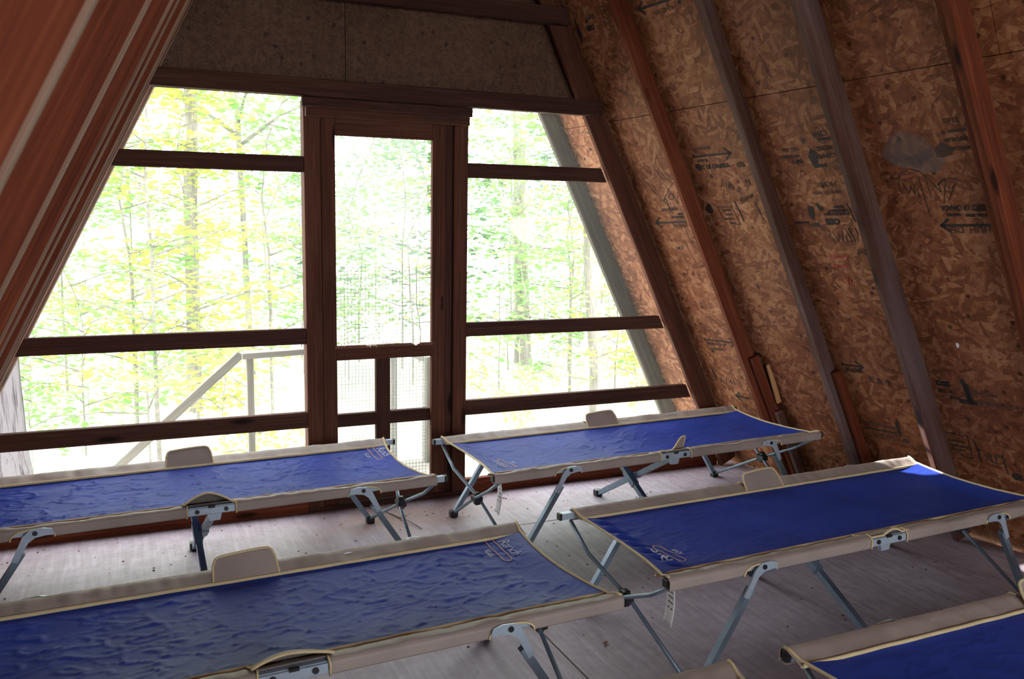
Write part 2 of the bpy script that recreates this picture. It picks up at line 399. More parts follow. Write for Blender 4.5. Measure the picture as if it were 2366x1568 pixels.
for k in LLAB:
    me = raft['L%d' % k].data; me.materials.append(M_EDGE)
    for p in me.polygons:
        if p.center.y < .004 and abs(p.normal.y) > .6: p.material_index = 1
# short blocks scabbed to the feet of two right rafters
def scab(x, y, th, z0, z1, wdt, lab, m):
    base = Vector((x, y, 0)) + UPR * (z0 * LEN); top = Vector((x, y, 0)) + UPR * (z1 * LEN)
    o = board('foot_block', base, top, NR, wdt, th, m); tag(o, lab, 'wood block'); return o
scab(2.375, -.536, .040, .02, .770, .050, 'short reddish block beside the foot of the shimmed rafter', M_STUD)
scab(2.482, -1.056, .040, .02, .775, .042, 'short upright block against the foot of the grey worn rafter', M_STUD)
scab(2.385, -.580, .040, .02, .46, .040, 'lower dark block stacked against the shimmed rafter foot', M_STUDW)
sh = board('shim', (2.163, -.575, .511), (2.070, -.575, .736), NR, .03, .014, M_PALE); tag(sh, 'bright fresh pine shim wedged by the rafter foot', 'shim')

# ------------------------------------------------------------------ front wall
# gable panel above the header
def gable(name, y0, y1, z0, m):
    ex = SPL * max(0, -y0); xr = lambda z: XR - CT * z + .095 + ex; xl = lambda z: XL + CT * z - .095
    b = MB(); ZT = ZA - .3 + ex * .8
    b.prism([(-.127, z0), (-.127, ZT), (xl(ZT), ZT), (xl(z0), z0)], y0, y1)
    b.prism([(-.124, z0), (xr(z0), z0), (xr(ZT), ZT), (-.124, ZT)], y0, y1)
    # local frame with X,Y in the panel plane so that the strands show
    b.prism([(-.15, z0), (-.15, ZT), (-.10, ZT), (-.10, z0)], y1 + .0005, y1 + .01)
    o = b.build(name, m)
    R = Matrix.Rotation(radians(90), 4, 'X'); o.data.transform(R.inverted()); o.matrix_world = R
    return tag(o, kind='structure')
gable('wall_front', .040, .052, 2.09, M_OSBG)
XRZ = lambda z: XR - .027 - CT * z
XLZ = lambda z: XL - .008 + CT * z
tag(board('header_beam', (XLZ(2.11) - .10, -.065, 2.082), (1.268, -.065, 2.079), (0, 0, 1), .083, .037, M_RAIL), 'long dark header beam spanning above the screens and door', 'beam')
tag(board('collar_tie', (-1.0, -.062, 2.535), (1.05, -.062, 2.535), (0, 0, 1), .09, .037, M_RAIL), 'upper cross beam at the top edge of the photo', 'beam')
# rails
def rail(z0, z1, side, lab, th=.038):
    zc = (z0 + z1) / 2
    if side < 0: a, c = XLZ(z0) - .003, -.345
    else: a, c = .513, XRZ(z0) + .003
    # ends cut to the slope
    b = MB(); 
    if side < 0: poly = [(XLZ(z0) , z0), (-.345, z0), (-.345, z1), (XLZ(z1), z1)]
    else: poly = [(.513, z0), (XRZ(z0), z0), (XRZ(z1), z1), (.513, z1)]
    x0 = poly[0][0]
    b.prism([(p[0] - x0, p[1] - z0) for p in poly], 0.0, th)
    bmesh.ops.bevel(b.bm, geom=b.bm.edges[:], offset=.003, segments=1, affect='EDGES')
    o = b.build('window_rail', M_RAIL, None, Matrix.Translation((x0, 0, z0)))
    return tag(o, lab, 'rail')
ZS = [(1.7273, 1.8043, 'top'), (.8783, .9579, 'middle'), (.4482, .5295, 'low')]
for z0, z1, nm in ZS:
    rail(z0, z1, -1, {'top': 'topmost dark rail across the left screen', 'middle': 'middle dark rail across the left screen', 'low': 'lowest dark rail across the left screen'}[nm])
    rail(z0 + (.004 if nm == 'middle' else 0), z1, 1, {'top': 'topmost dark rail across the right screen', 'middle': 'middle dark rail across the right screen', 'low': 'lowest dark rail across the right screen'}[nm])
tag(board('sill_plate', (XL - .0, .02, 0), (-.345, .02, 0), (0, 0, 1), .088, .040, M_STUD), 'reddish sill board on the floor under the left screen', 'sill')
tag(board('sill_plate', (.515, .02, 0), (XR - .03, .02, 0), (0, 0, 1), .086, .040, M_STUD), 'reddish sill board on the floor under the right screen', 'sill')
# posts
tag(board('door_post', (-.302, .045, 0), (-.302, .045, 2.07), (1, 0, 0), .0001, .0001, M_DOOR), kind=None) if False else None
def post(x0, x1, z1, lab, y0=0.0, y1=.088, m=M_DOOR, name='door_post'):
    ln = z1; b = MB(); b.box(0, ln, 0, x1 - x0, 0, y1 - y0, bev=.003)
    mw = Matrix((Vector((0, 0, 1)), Vector((1, 0, 0)), Vector((0, 1, 0)))).transposed().to_4x4(); mw.translation = Vector((x0, y0, 0))
    o = b.build(name, m, None, mw); return tag(o, lab, 'post')
post(-.343, -.262, 2.075, 'upright post on the left side of the screen door')
post(.436, .513, 2.075, 'upright post on the right side of the screen door')
post(.398, .434, 2.075, 'thin dark jamb strip between the door and its right post', .02, .088, M_RAIL, 'door_jamb')
# lintel boards
tag(board('lintel_board', (-.362, -.062, 2.034), (.505, -.062, 2.031), (0, 0, 1), .045, .034, M_RAIL), 'upper lintel board directly under the header over the door', 'board')
lb = board('lintel_board', (-.338, -.022, 1.992), (.505, -.022, 1.990), (0, 0, 1), .046, .036, M_DOOR); tag(lb, 'reddish lintel board over the door with faint handwriting', 'board')
# door
door = empty('door_1', (-.262, .0, 0)); tag(door, kind='structure')
def dpart(name, x0, x1, z0, z1, y0, y1, m=M_DOOR, vert=True):
    b = MB()
    if vert:
        b.box(0, z1 - z0, 0, x1 - x0, 0, y1 - y0, bev=.002)
        mw = Matrix((Vector((0, 0, 1)), Vector((1, 0, 0)), Vector((0, 1, 0)))).transposed().to_4x4()
    else:
        b.box(0, x1 - x0, 0, z1 - z0, -(y1 - y0), 0, bev=.002)
        mw = Matrix((Vector((1, 0, 0)), Vector((0, 0, 1)), Vector((0, -1, 0)))).transposed().to_4x4()
    mw.translation = Vector((x0 + .262, y0, z0)); o = b.build(name, m, door, mw); return o
dpart('stile', -.258, -.188, .02, 2.02, .012, .045)
dpart('stile', .320, .396, .02, 2.02, .012, .045)
dpart('top_rail', -.188, .320, 1.912, 2.02, .014, .043, vert=False)
dpart('middle_rail', -.188, .320, .785, .845, .010, .043, vert=False)
dpart('bottom_rail', -.188, .320, .03, .12, .014, .043, vert=False)
tag(dpart('push_bar', -.195, .325, .425, .492, .052, .088, M_RAIL, vert=False), 'dark outer cross bar')
tag(dpart('muntin', .026, .102, .10, .80, .050, .086, M_RAIL), 'dark outer upright')
tag(board('threshold', (-.345, .035, 0), (.515, .035, 0), (0, 0, 1), .026, .075, M_RAIL), kind='structure')
# galvanised mesh over the lower part of the door, and dirt caught on the ledge
b = MB(); x = -.186
while x < .32:
    b.box(x - .0007, x + .0007, .0885, .0900, .06, 1.27); x += .0185
z = .07
while z < 1.27:
    b.box(-.188, .320, .0885, .0900, z - .0007, z + .0007); z += .0185
tag(b.build('wire_mesh', M_WIRE, door, Matrix.Translation((.262, 0, 0))), 'wire mesh over the lower panels')
b = MB(); b.box(-.188, .320, .0925, .093, .05, 1.95); tag(b.build('door_screen', M_SCREEND, door, Matrix.Translation((.262, 0, 0))), 'fine insect screen of the door')
rnd = random.Random(5); b = MB()
for i in range(60):
    cx = -.18 + .5 * rnd.random() ** 1.3; s = .003 + rnd.random() * .006
    b.box(cx - s * 2, cx + s * 2, .02 - s, .02 + s, .845, .846 + s * 1.6, Matrix.Rotation(0, 4, 'Z'))
tag(b.build('debris', M_LEAFLIT, door, Matrix.Translation((.262, 0, 0))), 'dirt and leaf crumbs lying on the middle rail', kind='stuff')
b = MB(); b.box(-.262, .50, .05, .088, 2.015, 2.075); b.build('head_jamb', M_RAIL, door, Matrix.Translation((.262, 0, 0)))
# latch hook
b = MB(); b.tube([(.375, .008, 1.10), (.375, -.004, 1.09), (.372, -.006, 1.03)], .003, 6)
b.build('latch_hook', M_BOLT, door, Matrix.Translation((.262, 0, 0)))
# screens of both bays
for n, x0, x1 in (('window_1', None, -.345), ('window_2', .515, None)):
    b = MB()
    if x0 is None: poly = [(XL - .02, .08), (x1, .08), (x1, 2.09), (XL + CT * 2.09 - .02, 2.09)]
    else: poly = [(x0, .08), (XR, .08), (XR - CT * 2.09, 2.09), (x0, 2.09)]
    b.prism(poly, .0400, .0405); tag(b.build(n, M_SCREEN), kind='structure')
# unseen back end: gable board, low boards added to limit light from behind
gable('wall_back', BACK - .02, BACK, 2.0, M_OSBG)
b = MB(); b.box(-2.1, -.5, BACK - .02, BACK, 0, 1.2); b.box(.5, 3.4, BACK - .02, BACK, 0, 1.2); tag(b.build('wall_back_baffle', M_OSBG), kind='structure')

# ------------------------------------------------------------------ writing on the right slope
def slope_mw(y, z, off=.0016, rot=0.0):
    """frame on the right-hand boards: local X to the viewer's right, local Y up the slope.
    y, z are readings taken as if the wall were square; the cubic terms correct them for its splay"""
    g = -.00032304 - .05048792 * y + .00252242 * y * y - .00015865 * y ** 3
    z = z + (z - 1.5486) * g
    y = -.00153597 + .77583102 * y - .03876123 * y * y + .00243798 * y ** 3
    n = AR.cross(UR); n = n if n.dot(NR) > 0 else -n
    x = OR.x - (n.y * y + n.z * z) / n.x; p = Vector((x, y, z)) - n * off
    xv = -AR; yv = UR; zv = xv.cross(yv)
    mw = Matrix((xv, yv, zv)).transposed().to_4x4() @ Matrix.Rotation(radians(rot), 4, 'Z'); mw.translation = p
    return mw
def text_mesh(txt, size, shear=0.0, bold=0.0, align='LEFT'):
    cu = bpy.data.curves.new('writing', 'FONT'); cu.body = txt; cu.size = size; cu.shear = shear; cu.offset = bold; cu.align_x = align
    cu.resolution_u = 2; cu.extrude = .0003
    tmp = bpy.data.objects.new('writing', cu); COL.objects.link(tmp)
    me = bpy.data.meshes.new_from_object(tmp.evaluated_get(bpy.context.evaluated_depsgraph_get()))
    bpy.data.objects.remove(tmp); return me
def wchild(o, mw, parent=wall_r):
    o.parent = parent; o.matrix_parent_inverse = parent.matrix_basis.inverted(); o.matrix_basis = mw; return o
def stamp(txt, y, z, size, flip=True, m=M_INK, bold=.001, rot=0, sx=1.0, name='printed_stamp', shear=0.0):
    me = text_mesh(txt, size, shear, bold); me.transform(Matrix.Diagonal((sx, 1, 1, 1)))
    return wchild(link(name, me, m), slope_mw(y, z, rot=rot + (180 if flip else 0)))
def strokes(lines, y, z, w, m=M_INK, name='printed_mark', rot=0):
    """polyline strokes in local metres (x to the right, y up)"""
    b = MB()
    for pts in lines:
        for (x0, y0), (x1, y1) in zip(pts, pts[1:]):
            d = Vector((x1 - x0, y1 - y0, 0)); l = d.length
            if l < 1e-6: continue
            d /= l; n = Vector((-d.y, d.x, 0)) * w / 2; e = d * w * .3
            P0 = Vector((x0, y0, 0)) - e; P1 = Vector((x1, y1, 0)) + e
            vs = [b.bm.verts.new(p) for p in (P0 - n, P1 - n, P1 + n, P0 + n)]; b.bm.faces.new(vs)
    return wchild(b.build(name, m), slope_mw(y, z, rot=rot))
def arrow(y, z, ln, left=True, w=.012, m=M_INK):
    s = -1 if left else 1
    strokes([[(0, 0), (s * ln, 0)], [(s * ln - s * .035, .028), (s * ln, 0), (s * ln - s * .035, -.028)]], y, z, w, m, 'printed_arrow')
# right-hand bay (between the two last rafters)
arrow(-2.262, 1.536, .20); stamp('PRODUCT OF CANADA', -2.085 + .0, 1.606, .034, rot=0) if False else None
stamp('DUCT OF CANADA', -2.262, 1.606, .034, sx=.60)
stamp('24 IN. SPAN', -2.262, 1.575, .017); stamp('INCHES', -2.155, 1.575, .017); stamp('3/8 IN.', -2.262, 1.592, .015); stamp('HUH  DEI', -2.262, 1.530, .040, m=M_INKF, bold=0)
strokes([[(0, 0), (.07, 0)]], -2.19, 1.851, .012, M_INKF); stamp('THIS', -2.245, 1.895, .032, m=M_INKF, bold=0)
stamp('EXPOSURE', -2.262, 1.83, .020, m=M_INKF); stamp('SPAN 24/0', -2.262, 1.80, .020, m=M_INKF)
# pale grey water stain
M_STAIN = screen_mat('grey_stain', .45, (.23, .19, .17))
def blot(y, z, rx, ry, m, name, seed=1, n=26):
    r = random.Random(seed); b = MB(); ph = [r.random() * 6 for _ in range(3)]
    pts = [(rx * (1 + .15 * sin(2 * a + ph[0]) + .09 * sin(5 * a + ph[1])) * cos(a), ry * (1 + .16 * sin(3 * a + ph[2])) * sin(a)) for a in [2 * pi * i / n for i in range(n)]]
    vs = [b.bm.verts.new((p[0], p[1], 0)) for p in pts]; b.bm.faces.new(vs)
    return wchild(b.build(name, m), slope_mw(y, z, off=.001))
blot(-2.0, 1.80, .10, .075, M_STAIN, 'water_stain', 3); blot(-2.06, 1.755, .075, .05, M_STAIN, 'water_stain', 7)
blot(-2.155, 1.79, .035, .03, M_INKF, 'printed_logo', 4)
# hand lettering
def hand(txt, y, z, size, m=M_INK, rot=0, sx=1.0, w=0.0): return stamp(txt, y, z, size, flip=False, m=m, bold=w, rot=rot, sx=sx, name='handwriting', shear=.15)
strokes([[(0, .05), (.02, 0), (.032, .035), (.045, -.005), (.05, .045)], [(.06, .02), (.062, -.02)], [(.075, .07), (.09, -.11)], [(.105, .07), (.112, -.02)],
         [(-.012, .0), (-.02, .04), (-.005, .085), (.04, .11), (.08, .10), (.12, .06), (.15, .01), (.16, -.0), (.155, .03), (.17, .05), (.21, .06), (.26, .04)]], -1.935, 1.645, .0035, name='handwriting')
strokes([[(0, .01), (.01, .02), (.035, .03), (.04, .015), (.03, 0), (.012, -.07)], [(.05, .01), (.045, -.005), (.06, -.005), (.075, .012), (.06, -.015), (.035, -.055)]], -2.088, 1.665, .0035, name='handwriting')
strokes([[(0, .03), (.018, -.015), (.03, .02), (.044, -.02), (.05, .03)], [(.06, .01), (.066, -.02)], [(.07, .05), (.09, -.02)], [(.085, .055), (.107, -.02)], [(-.015, .04), (-.02, .01), (-.005, -.02)], [(.12, .05), (.13, .02), (.12, -.02)]], -1.495, 1.467, .0035, name='handwriting')
hand('pq', -1.60, 1.405, .045, M_INKF)
hand('Henry', -1.43, 1.375, .04, M_RED); hand('Anson', -1.43, 1.335, .036, M_RED); hand('CJL', -1.45, 1.27, .05, M_RED)
# bay between the third and fourth rafters
stamp('OSB', -1.555, 1.548, .040, bold=.003); strokes([[(0, 0), (.075, 0)]], -1.285, 1.528, .012)
blot(-1.405, 1.575, .018, .035, M_INK, 'printed_logo', 2); blot(-1.41, 1.52, .03, .012, M_INKF, 'printed_logo', 5)
stamp('EXPOSURE 1', -1.62, 1.588, .018); stamp('SHEATHING SPAN', -1.62, 1.574, .016); stamp('RATED', -1.60, 1.602, .016)
strokes([[(0, 0), (.02, -.09)]], -1.625, 1.61, .006); strokes([[(0, 0), (.01, -.03)], [(.008, 0), (.02, -.035)]], -1.45, 1.61, .01)
blot(-1.52, 1.795, .022, .045, M_INK, 'printed_logo', 8); strokes([[(-.025, 0), (.03, 0)]], -1.54, 1.763, .016); blot(-1.49, 1.865, .012, .015, M_INKF, 'printed_logo', 9)
stamp('CTBA', -1.635, 1.895, .032, m=M_INKF); strokes([[(0, 0), (.06, 0)]], -1.575, 1.864, .012)
stamp('WEYER', -1.64, 1.838, .026, m=M_INKF); stamp('CANAD', -1.645, 1.808, .030, m=M_INKF)
stamp('MILL 413', -1.45, 1.842, .024, m=M_INKF); stamp('SHEATHING', -1.44, 1.812, .018, m=M_INKF); stamp('EXP 1', -1.45, 1.792, .024)
stamp('PICNIC', -1.60, 1.70, .036, m=M_INKF, bold=0); stamp('FACE DOWN', -1.62, 1.665, .026, m=M_INKF, bold=0)
# bay between the second and third rafters
arrow(-.70, 1.838, .255, False, .011); stamp('PRODUCT OF', -.715, 1.866, .020, flip=False, m=M_INKF); stamp('3/8 INCH', -.72, 1.812, .018, flip=False, m=M_INKF)
stamp('UCT OF CANADA', -.70, 1.776, .032, flip=False, sx=.85, bold=.0015); blot(-.715, 1.79, .02, .02, M_INK, 'printed_logo', 11)
blot(-.79, 1.742, .010, .008, M_INK, 'printed_mark', 12)
strokes([[(.11, -.10), (.095, -.10)], [(.12, -.105), (.095, -.0), (0, -.0), (.02, -.075)]], -.755, 1.595, .004)
for i, t in enumerate(('THIS SIDE', 'DOWN', 'INSPECTED', 'PANEL')): stamp(t, -.855, 1.585 - i * .021, .014, m=M_INKF)
strokes([[(0, .05), (.012, 0), (.018, -.04), (.022, -.06)]], -.90, 1.58, .008); strokes([[(0, .05), (.02, -.05)]], -1.05, 1.575, .005)
blot(-.68, 1.585, .022, .03, M_INK, 'printed_logo', 13)
hand('Kieran', -.955, 1.612, .036, rot=22); hand('Josh R.', -.84, 1.70, .05, M_INKF, rot=-25)
stamp('SO', -1.07, 1.80, .04, m=M_INKF); stamp('G', -1.07, 1.72, .05, m=M_INKF, bold=0)
arrow(-.99, 2.500, .26); stamp('HOHO ON', -.965, 2.476, .030, m=M_INKF, bold=0); blot(-1.0, 2.48, .01, .012, M_INK, 'printed_mark', 14); blot(-.995, 2.52, .01, .012, M_INK, 'printed_mark', 15)
# bay beside the front rafter
arrow(-.43, 1.516, .235); stamp('24 INCH SPAN', -.43, 1.548, .015); stamp('3/8 IN', -.43, 1.563, .014); stamp('NOT', -.40, 1.592, .022, m=M_INKF); stamp('LIGNE', -.32, 1.588, .024, m=M_INKF); stamp('HUH DEI', -.43, 1.506, .028, m=M_INKF, bold=0)
strokes([[(-.02, .02), (.02, -.05), (.06, -.125), (.065, -.09), (.05, -.06), (.03, -.02), (.005, .018), (-.02, .02)], [(.07, -.13), (.20, -.02), (.16, .0), (.12, .01)], [(.09, .08), (.13, .01)], [(.12, .06), (.15, .01)]], -.20, 1.735, .0025, name='handwriting')
strokes([[(0, 0), (.015, .02), (.02, -.01), (.035, -.07)], [(-.005, .01), (.03, -.06)]], -.30, 1.625, .004, name='handwriting'); hand('O', -.345, 1.63, .06, M_INKF)
blot(-.09, 2.51, .012, .065, M_INK, 'printed_logo', 16); stamp('OSB', -.255, 2.515, .034, bold=.003); stamp('EXP 1', -.29, 2.56, .030); stamp('OF', -.22, 2.545, .02)
strokes([[(.04, 0), (0, 0), (.005, -.12), (.02, -.12)]], -.365, 2.575, .004); stamp('A.P.A', -.40, 2.54, .022, rot=90, m=M_INKF)
# low rows
arrow(-.18, .835, .24, False, .010); stamp('PRODUCT OF', -.19, .806, .024, flip=False, m=M_INKF); stamp('CANADA', -.21, .778, .024, flip=False, m=M_INKF)
arrow(-.415, .516, .10, True, .011); strokes([[(0, .06), (.01, -.03)]], -.14, .60, .01); stamp('A / 41', -.18, .57, .05, flip=False, m=M_INKF)
stamp('OSB', -.60, .800, .034, flip=False, bold=.003); stamp('EXPOSURE 1', -.54, .765, .022, flip=False); stamp('SHEATHING', -.58, .735, .022, flip=False, m=M_INKF); stamp('CANADA', -.44, .770, .026, flip=False, m=M_INKF); blot(-.50, .80, .02, .03, M_INKF, 'printed_logo', 17)
arrow(-1.285, .868, .12, False, .011); stamp('BUILDER', -1.30, .838, .026, flip=False); stamp('R & 4', -1.43, .805, .05, flip=False, m=M_INKF)
stamp('OSB', -1.82, .868, .036, flip=False, bold=.003); stamp('MILL 413', -1.82, .838, .022, flip=False); stamp('SPAN', -1.87, .818, .022, flip=False)
b_ = strokes([[(-.012, .05), (-.006, .05)], [(-.004, .03), (.004, -.065)], [(.004, .03), (.014, -.06)], [(-.04, -.06), (.03, -.06)]], -1.965, .87, .024); blot(-1.955, .905, .010, .012, M_INKF, 'printed_logo', 18)
stamp('PRODUCT OF CANADA', -2.0, .822, .030, flip=False, m=M_INKF); stamp('CONFORMS', -1.995, .862, .020, flip=False, m=M_INKF)
strokes([[(0, -.105), (.004, 0), (.115, .0), (.118, -.125), (.075, -.125), (.02, -.06)]], -1.784, .648, .005)
for i, t in enumerate(('INSPECTED', 'PANEL GRADE', 'THIS SIDE')): stamp(t, -1.80, .612 - i * .02, .016, flip=False, m=M_INKF)
strokes([[(0, .05), (.01, -.0), (.012, -.06)]], -1.93, .60, .009); hand('RD', -1.96, .56, .07, M_INKF); strokes([[(0, .05), (.01, -.05)]], -2.05, .57, .006); blot(-2.10, .53, .03, .02, M_INK, 'printed_logo', 19)
strokes([[(0, 0), (.17, 0)]], -1.31, .555, .010); stamp('HUH', -1.36, .515, .05, flip=False, m=M_INKF); blot(-1.52, .60, .012, .05, M_INK, 'printed_logo', 20); stamp('ORIENTED STRAND', -1.30, .575, .022, flip=False, m=M_INKF); blot(-1.545, .545, .02, .012, M_INKF, 'printed_logo', 21)
blot(-1.983, 1.063, .008, .013, M_WHITE, 'bird_dropping', 22)
stamp('NO', -.245, 1.36, .03, flip=False, m=M_INKF)
# nail heads and dark specks along the boards
# writing on the lintel: child of that board
me = text_mesh('ALPHABARS  2015', .030, 0, .0003)
tw = link('handwriting', me, M_INK); mw = Matrix((Vector((1, 0, 0)), Vector((0, 0, 1)), Vector((0, -1, 0)))).transposed().to_4x4(); mw.translation = Vector((.215, -.0410, 2.004))
tw.parent = lb; tw.matrix_parent_inverse = lb.matrix_basis.inverted(); tw.matrix_basis = mw

# ------------------------------------------------------------------ camp cots
HL, HW, HZ, PV, PF = .95, .350, .429, .5907, .853
def smoothstep(a, b, x):
    t = max(0, min(1, (x - a) / (b - a))); return t * t * (3 - 2 * t)
def canvas_z(s, t, seed, wrk, gather):
    """height of the blue panel"""
    q = t / .278; edge = max(0, 1 - q * q); endf = smoothstep(0, .16, HL - abs(s))
    z = HZ - .024 - .020 * (edge ** .8) * (.25 + .75 * endf) + .010 * (1 - endf)
    f = min(1, edge * 3) * endf ** .5
    p = Vector((s * 3.2 + seed, t * 9, seed * 1.7)); w = noise.noise(p + Vector((0, 0, noise.noise(p * .7) * 1.5)))
    p2 = Vector((s * 9 + 5 * t + seed * 2, t * 17 - s * 3, seed)); w2 = 1 - abs(noise.noise(p2 + Vector((noise.noise(p2 * .5),) * 3))) * 2
    p3 = Vector((s * 22 - 6 * t, t * 40, seed * 3)); w3 = 1 - abs(noise.noise(p3)) * 2
    p4 = Vector((s * 6 + 7 * t + seed, t * 10 - 2 * s, seed * 5)); w4 = 1 - abs(noise.noise(p4 + Vector((noise.noise(p4 * 1.3),) * 3))) * 2
    z += f * wrk * (.0030 * w + .0027 * max(0, w2) ** 8 + .0034 * max(0, w4) ** 9 + .0005 * max(0, w3) ** 3)
    if gather:      # puckered hem at the head end
        g = smoothstep(.16, .11, s + HL) * smoothstep(.066, .10, s + HL) * min(1, edge * 2.5)
        z += gather * g * .009 * sin(t * 88 + 2.0 * sin(s * 30)) 
    return z
def make_cot(x, y, a_deg, seed, label, slip_l=0.0, slip_r=0.0, flap_near='bulge', flap_far=1.0, tag_l=False, logo=1, gather=0.0, wrk=1.0, logo_up=True):
    t_ = empty('camp_cot', (x, y, 0), radians(a_deg)); tag(t_, label, 'cot', 'blue camp cots')
    sl, sr = -HL + slip_l, HL - slip_r
    sln = -HL - .018 if slip_l > 0 else sl              # near corner stays pulled over the rail end
    def SLT(t): return sln + (sl - sln) * (t + .35) / .7
    # steel rails with end plugs
    for sg in (-1, 1):
        rl = MB().tube([(-.965, sg * (HW - .014), HZ - .020), (.962, sg * (HW - .014), HZ - .020)], .0125, sq=True).build('side_rail', M_STEELL, t_)
        for e in (-1, 1):
            MB().box(e * .970 - .006, e * .970 + .006, sg * (HW - .014) - .0135, sg * (HW - .014) + .0135, HZ - .0335, HZ - .0065, bev=.002).build('end_plug', M_BLACK, rl)
    # blue panel
    scal = .038
    def edge_s(t, e): return scal * max(0, 1 - (t / .345) ** 2)
    def cv(u, v):
        t = -.277 + .554 * v; a0 = SLT(t) + edge_s(t, -1); a1 = sr - edge_s(t, 1); s = a0 + (a1 - a0) * u
        return (s, t, canvas_z(s, t, seed, wrk, gather))
    MB().grid(cv, 260, 84).build('canvas_bed', M_BLUE, t_, smooth=True, solid=.0015)
    # taupe sleeves with cut-outs for brackets
    pv = [(.0, .273, -.0225), (.0, .300, -.0125), (.0, .329, -.001), (.0, .348, -.001), (.0, .3565, -.009)]
    def bottom(s):
        zb = -.040
        for sp in (-PV, PV):
            q = abs(s - sp - (.012 if sp > 0 else -.012)) / .068
            if q < 1: zb = max(zb, -.040 + .030 * sqrt(max(0, 1 - q ** 2.4)))
        if abs(s) < .088: zb = max(zb, -.0085)
        return zb
    for sg in (-1, 1):
        NS = 380; NP = 12
        def fn(u, v, sg=sg):
            s_0 = sl if sg > 0 else sln; s = s_0 - .004 + (sr - s_0 + .008) * u; zb = bottom(s)
            wv = .0022 * noise.noise(Vector((s * 7, sg * 3.0, seed))) + .0016 * noise.noise(Vector((s * 24, sg * 3 + v * 2, seed)))
            if abs(s) < .088:   # sleeve cut away here: keep only the hem beside the seam
                lim = .34
            else: lim = 1.0
            vv = v * lim
            if vv < .55:
                k = vv / .55 * (len(pv) - 1); i = min(int(k), len(pv) - 2); f = k - i
                t = pv[i][1] * (1 - f) + pv[i + 1][1] * f; z = pv[i][2] * (1 - f) + pv[i + 1][2] * f
            else:
                f = (vv - .55) / .45
                if f < .7: t = .3575; z = -.009 + (zb + .009) * f / .7
                else: g = (f - .7) / .3; inn = .028 if zb < -.038 else .0; t = .3575 - g * inn; z = zb
            sag = -.004 * (1 - (2 * u - 1) ** 2) * (1 if vv < .3 else 0)
            if v < .45: z += wv * 2.2 * 1.8 * sin(pi * min(1, v / .45))
            return (s, sg * t, HZ + z + sag * 0)
        MB().grid(fn, NS, 22).build('rail_sleeve', M_TAN, t_, smooth=True, solid=.0015)
        # cream binding between sleeve and panel
        pts = []; n = 150
        for i in range(n + 1):
            s_0 = sl if sg > 0 else sln; s = s_0 + .003 + (sr - s_0 - .006) * i / n
            pts.append((s, sg * (.275 + .0015 * noise.noise(Vector((s * 9, seed, sg)))), HZ - .0195 + .001 * noise.noise(Vector((s * 11, sg, seed)))))
        b = MB(); b.tube(pts, .0058, 6); b.build('binding', M_PIPE, t_, smooth=True)
        # binding around the cut-outs
        for sp in (-PV, PV):
            c = sp + (.012 if sp > 0 else -.012)
            pp = [(c + .070 * cos(th), sg * .3600, HZ - .041 + .033 * max(0, sin(th)) ** .8) for th in [pi * i / 16 for i in range(17)]]
            MB().tube(pp, .0034, 6).build('cutout_binding', M_PIPE, t_, smooth=True)
        for e in (-1, 1):
            MB().tube([(e * .090, sg * .3595, HZ - .0425), (e * .090, sg * .3600, HZ - .012), (e * .088, sg * .350, HZ + .001), (e * .087, sg * .33, HZ + .002)], .0034, 6).build('cutout_binding', M_PIPE, t_, smooth=True)
        # exposed rail bracket at the middle, with two bolts
        br = MB().box(-.086, .086, sg * .3375, sg * .3555, HZ - .0365, HZ - .0090, bev=.0015).build('middle_bracket', M_STEELL, t_)
        for bx in (-.053, .053):
            MB().cyl((bx, sg * .3575, HZ - .022), (0, 1, 0), .0085, .005, 14).build('bolt', M_BOLT, br)
        MB().box(-.012, .012, sg * .352, sg * .358, HZ - .012, HZ - .004, bev=.001).build('clip', M_BLACK, br)
    # hems at both ends
    for e in (-1, 1):
        pts = []
        for i in range(41):
            t = -.345 + .69 * i / 40; s = (SLT(t) + edge_s(t, -1)) if e < 0 else (sr - edge_s(t, 1))
            if abs(t) < .276: z = canvas_z(s, t, seed, wrk, gather)
            else: z = HZ - .022 + .022 * min(1, (abs(t) - .276) / .055)
            pts.append((s, t, z + .001))
        MB().tube(pts, .0052, 6).build('end_hem', M_PIPE, t_, smooth=True)
    # carrying flaps over the middle brackets
    def flap(sg, mode):
        hw_, hh = .100, .078
        def prof(q):      # q -1..1
            return (1 - abs(q) ** 5) ** .5
        if mode == 'up':
            def f(u, v):
                q = 2 * u - 1; cr = max(0, (abs(q) - .74) / .26); h = .094 * v * (1 - .34 * (1 - sqrt(max(0, 1 - cr * cr)))) * (.95 + .05 * sin(q * 1.3))
                return (q * hw_ * (1 - .05 * v), sg * (.276 + h * .62), HZ - .020 + h * .74 * flap_far + .004 * sin(3 * u) * v)
        elif mode == 'bulge':
            def f(u, v):
                q = 2 * u - 1; a = max(0, 1 - q * q) ** .8
                tt = .276 + .076 * v - .020 * a * (1 - v) * 0; z = -.018 + .020 * v + .036 * a * sin(v * pi * .62) * (1 + .12 * sin(5 * u)) + .012 * v * (1 - a)
                return (q * hw_, sg * (tt + .006 * a), HZ + z)
        elif mode == 'peak':
            def f(u, v):
                q = 2 * u - 1; a = max(0, 1 - abs(q + .15) ** 1.6 if q < .9 else .1)
                return (q * hw_, sg * (.276 + .070 * v), HZ - .018 + .014 * v + .050 * a * sin(v * pi * .55))
        elif mode == 'flop':
            def f(u, v):
                q = 2 * u - 1; k = smoothstep(.2, 1, u)
                return (q * hw_ + .03 * v * k, sg * (.276 + .055 * v * (1 - k) - .02 * v * k), HZ - .018 + v * (.012 + .008 * sin(u * 9) + .040 * k ** 2))
        else:            # wave
